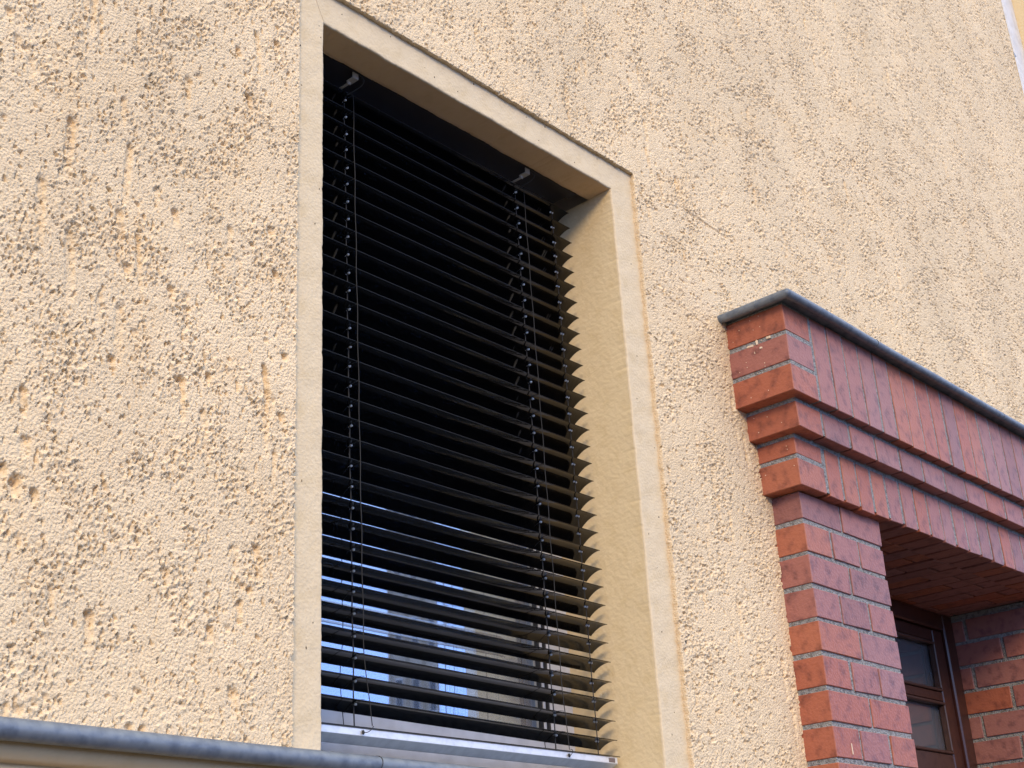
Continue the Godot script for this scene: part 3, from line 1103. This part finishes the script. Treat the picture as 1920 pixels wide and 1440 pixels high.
func upper_window() -> void:
	var w := thing("upper_window", "narrow white framed window at the top right edge of the cream wall", "window")
	var y0 := 1.852
	var y1 := 3.598
	var s := Shape.new()
	for side in [[4.313, 1.0], [4.7425, -1.0]]:
		s.quad(Vector3(side[0], y0, 0.012), Vector3(side[0], y1, 0.012), Vector3(side[0], y1, -0.15), Vector3(side[0], y0, -0.15), Vector3(side[1], 0, 0))
	s.quad(Vector3(4.313, y1, 0.012), Vector3(4.7425, y1, 0.012), Vector3(4.7425, y1, -0.15), Vector3(4.313, y1, -0.15), Vector3(0, -1, 0))
	s.quad(Vector3(4.313, y0, 0.012), Vector3(4.7425, y0, 0.012), Vector3(4.7425, y0, -0.15), Vector3(4.313, y0, -0.15), Vector3(0, 1, 0))
	obj("reveal", s.mesh(), mat.reveal, w)
	box_part("frame", Vector3(4.3135, y0 + 0.001, -0.13), Vector3(4.36, y1 - 0.001, -0.072), mat.frame_white, w, 0.003)
	box_part("frame", Vector3(4.668, y0 + 0.001, -0.13), Vector3(4.742, y1 - 0.001, -0.062), mat.frame_white, w, 0.003)
	box_part("frame", Vector3(4.3605, y0 + 0.001, -0.13), Vector3(4.6675, y0 + 0.09, -0.062), mat.frame_white, w, 0.003)
	box_part("frame", Vector3(4.3605, y1 - 0.09, -0.13), Vector3(4.6675, y1 - 0.001, -0.062), mat.frame_white, w, 0.003)
	box_part("casement", Vector3(4.3605, y0 + 0.0905, -0.12), Vector3(4.42, y1 - 0.0905, -0.058), mat.frame_white, w, 0.006)
	box_part("casement", Vector3(4.566, y0 + 0.0905, -0.12), Vector3(4.6665, y1 - 0.0905, -0.056), mat.frame_white, w, 0.006)
	box_part("pane", Vector3(4.4205, y0 + 0.0905, -0.088), Vector3(4.5655, y1 - 0.0905, -0.084), mat.coated_glass, w, 0.0005)
	# small sheet metal wedge on the edge of the opening
	s = Shape.new()
	var a := Vector3(4.305, 2.412, -0.004)
	var b := Vector3(4.402, 2.378, -0.004)
	var c := Vector3(4.305, 2.318, -0.004)
	var t := Vector3(0, 0, -0.016)
	s.tri(a, b, c, Vector3(0, 0, 1))
	s.tri(a + t, b + t, c + t, Vector3(0, 0, -1))
	s.quad(a, b, b + t, a + t, Vector3(0.5, 1, 0))
	s.quad(b, c, c + t, b + t, Vector3(0, -1, 0))
	s.quad(c, a, a + t, c + t, Vector3(-1, 0, 0))
	obj("metal_wedge", s.mesh(), mat.zinc, w)


# ---------------------------------------------------------------- what the window mirrors
func far_house(called: String, label: String, from_deg: float, to_deg: float, away: float, depth: float, height: float, wall: Material, band: Material, bays: int) -> void:
	var h := thing(called, label, "building", Vector3(-1.457 + away * sin(deg_to_rad(from_deg)), GROUND, -2.22 + away * cos(deg_to_rad(from_deg))), "houses across the square")
	h.rotation.y = deg_to_rad(from_deg)
	var w := away * tan(deg_to_rad(to_deg - from_deg))
	var z1 := depth
	var z0 := 0.0
	box_part("wall", Vector3(0, 0, 0), Vector3(w, height, z1 - z0), wall, h, 0.02)
	var bay := w / bays
	for k in bays:
		box_part("pilaster", Vector3(bay * k + 0.02, 0.5, -0.25), Vector3(bay * k + bay * 0.26, height - 0.6, -0.002), band, h, 0.02)
	var storey := 3.4
	var y := 1.2
	while y + 2.0 < height:
		for k in bays:
			var f := box_part("window", Vector3(bay * (k + 0.42), y, -0.06), Vector3(bay * (k + 0.84), y + 1.9, -0.004), mat.frame_white, h, 0.01)
			box_part("pane", Vector3(bay * (k + 0.46), y + 0.1, -0.08), Vector3(bay * (k + 0.80), y + 1.8, -0.061), mat.far_glass, f, 0.005)
		y += storey
	box_part("roof", Vector3(-0.3, height + 0.002, -0.4), Vector3(w + 0.3, height + 0.5, z1 - z0 + 0.3), mat.far_roof, h, 0.05)


func far_houses() -> void:
	far_house("beige_house", "narrow beige house with pilasters mirrored in the window glass", 43.1, 45.2, 75.0, 9.0, 31.0, mat.far_beige, mat.far_band, 3)
	far_house("brown_house", "brown brick house mirrored in the right part of the window glass", 47.0, 60.0, 75.0, 12.0, 31.0, mat.far_brown, mat.far_red, 9)


func setting() -> void:
	var g := PlaneMesh.new()
	g.size = Vector2(3000, 3000)
	var o := obj("ground", g, mat.paving)
	o.position = Vector3(0, GROUND - 0.15, 0)
	o.set_meta("kind", "structure")
	var s := Shape.new()
	s.box(Vector3(-60, GROUND - 0.2, 3.2), Vector3(90, GROUND - 0.146, 11.0), 0.002)
	o = obj("road", s.mesh(), mat.asphalt)
	o.set_meta("kind", "structure")
	s = Shape.new()
	s.box(Vector3(-60, GROUND - 0.3, -7.0), Vector3(90, GROUND, 3.2), 0.01)
	o = obj("pavement", s.mesh(), mat.paving)
	o.set_meta("kind", "structure")


func _ready() -> void:
	rng.seed = 4242
	# camera
	var cam := Camera3D.new()
	cam.name = "camera"
	cam_basis = Basis(CX, CY, CZ)
	cam.transform = Transform3D(cam_basis, EYE)
	cam.fov = FOV
	cam.near = 0.05
	cam.far = 4000.0
	add_child(cam)
	cam.current = true
	# sky
	var env := Environment.new()
	env.background_mode = Environment.BG_SKY
	var sm := ProceduralSkyMaterial.new()
	sm.sky_top_color = Color(0.87, 0.85, 0.81)
	sm.sky_horizon_color = Color(0.47, 0.64, 0.93)
	sm.sky_curve = 0.5
	sm.ground_bottom_color = Color(0.25, 0.24, 0.22)
	sm.ground_horizon_color = Color(0.5, 0.5, 0.5)
	sm.sky_energy_multiplier = 1.7
	sm.sun_angle_max = 30.0
	var sky := Sky.new()
	sky.sky_material = sm
	env.sky = sky
	env.tonemap_mode = Environment.TONE_MAPPER_LINEAR
	env.tonemap_exposure = 0.99
	env.sdfgi_enabled = true
	env.ssao_enabled = true
	env.ssil_enabled = true
	var we := WorldEnvironment.new()
	we.name = "world_environment"
	we.environment = env
	add_child(we)
	# soft light from the upper left, in front of the wall
	var sun := DirectionalLight3D.new()
	sun.name = "sun"
	sun.light_color = Color(1.0, 0.89, 0.74)
	sun.light_energy = 0.65
	sun.light_angular_distance = 16.0
	sun.shadow_enabled = true
	add_child(sun)
	sun.look_at_from_position(Vector3(-1.1, 0.66, 1.0), Vector3.ZERO)
	make_materials()
	setting()
	house_wall()
	window()
	string_course()
	doorway()
	door()
	upper_window()
	blind()
	far_houses()
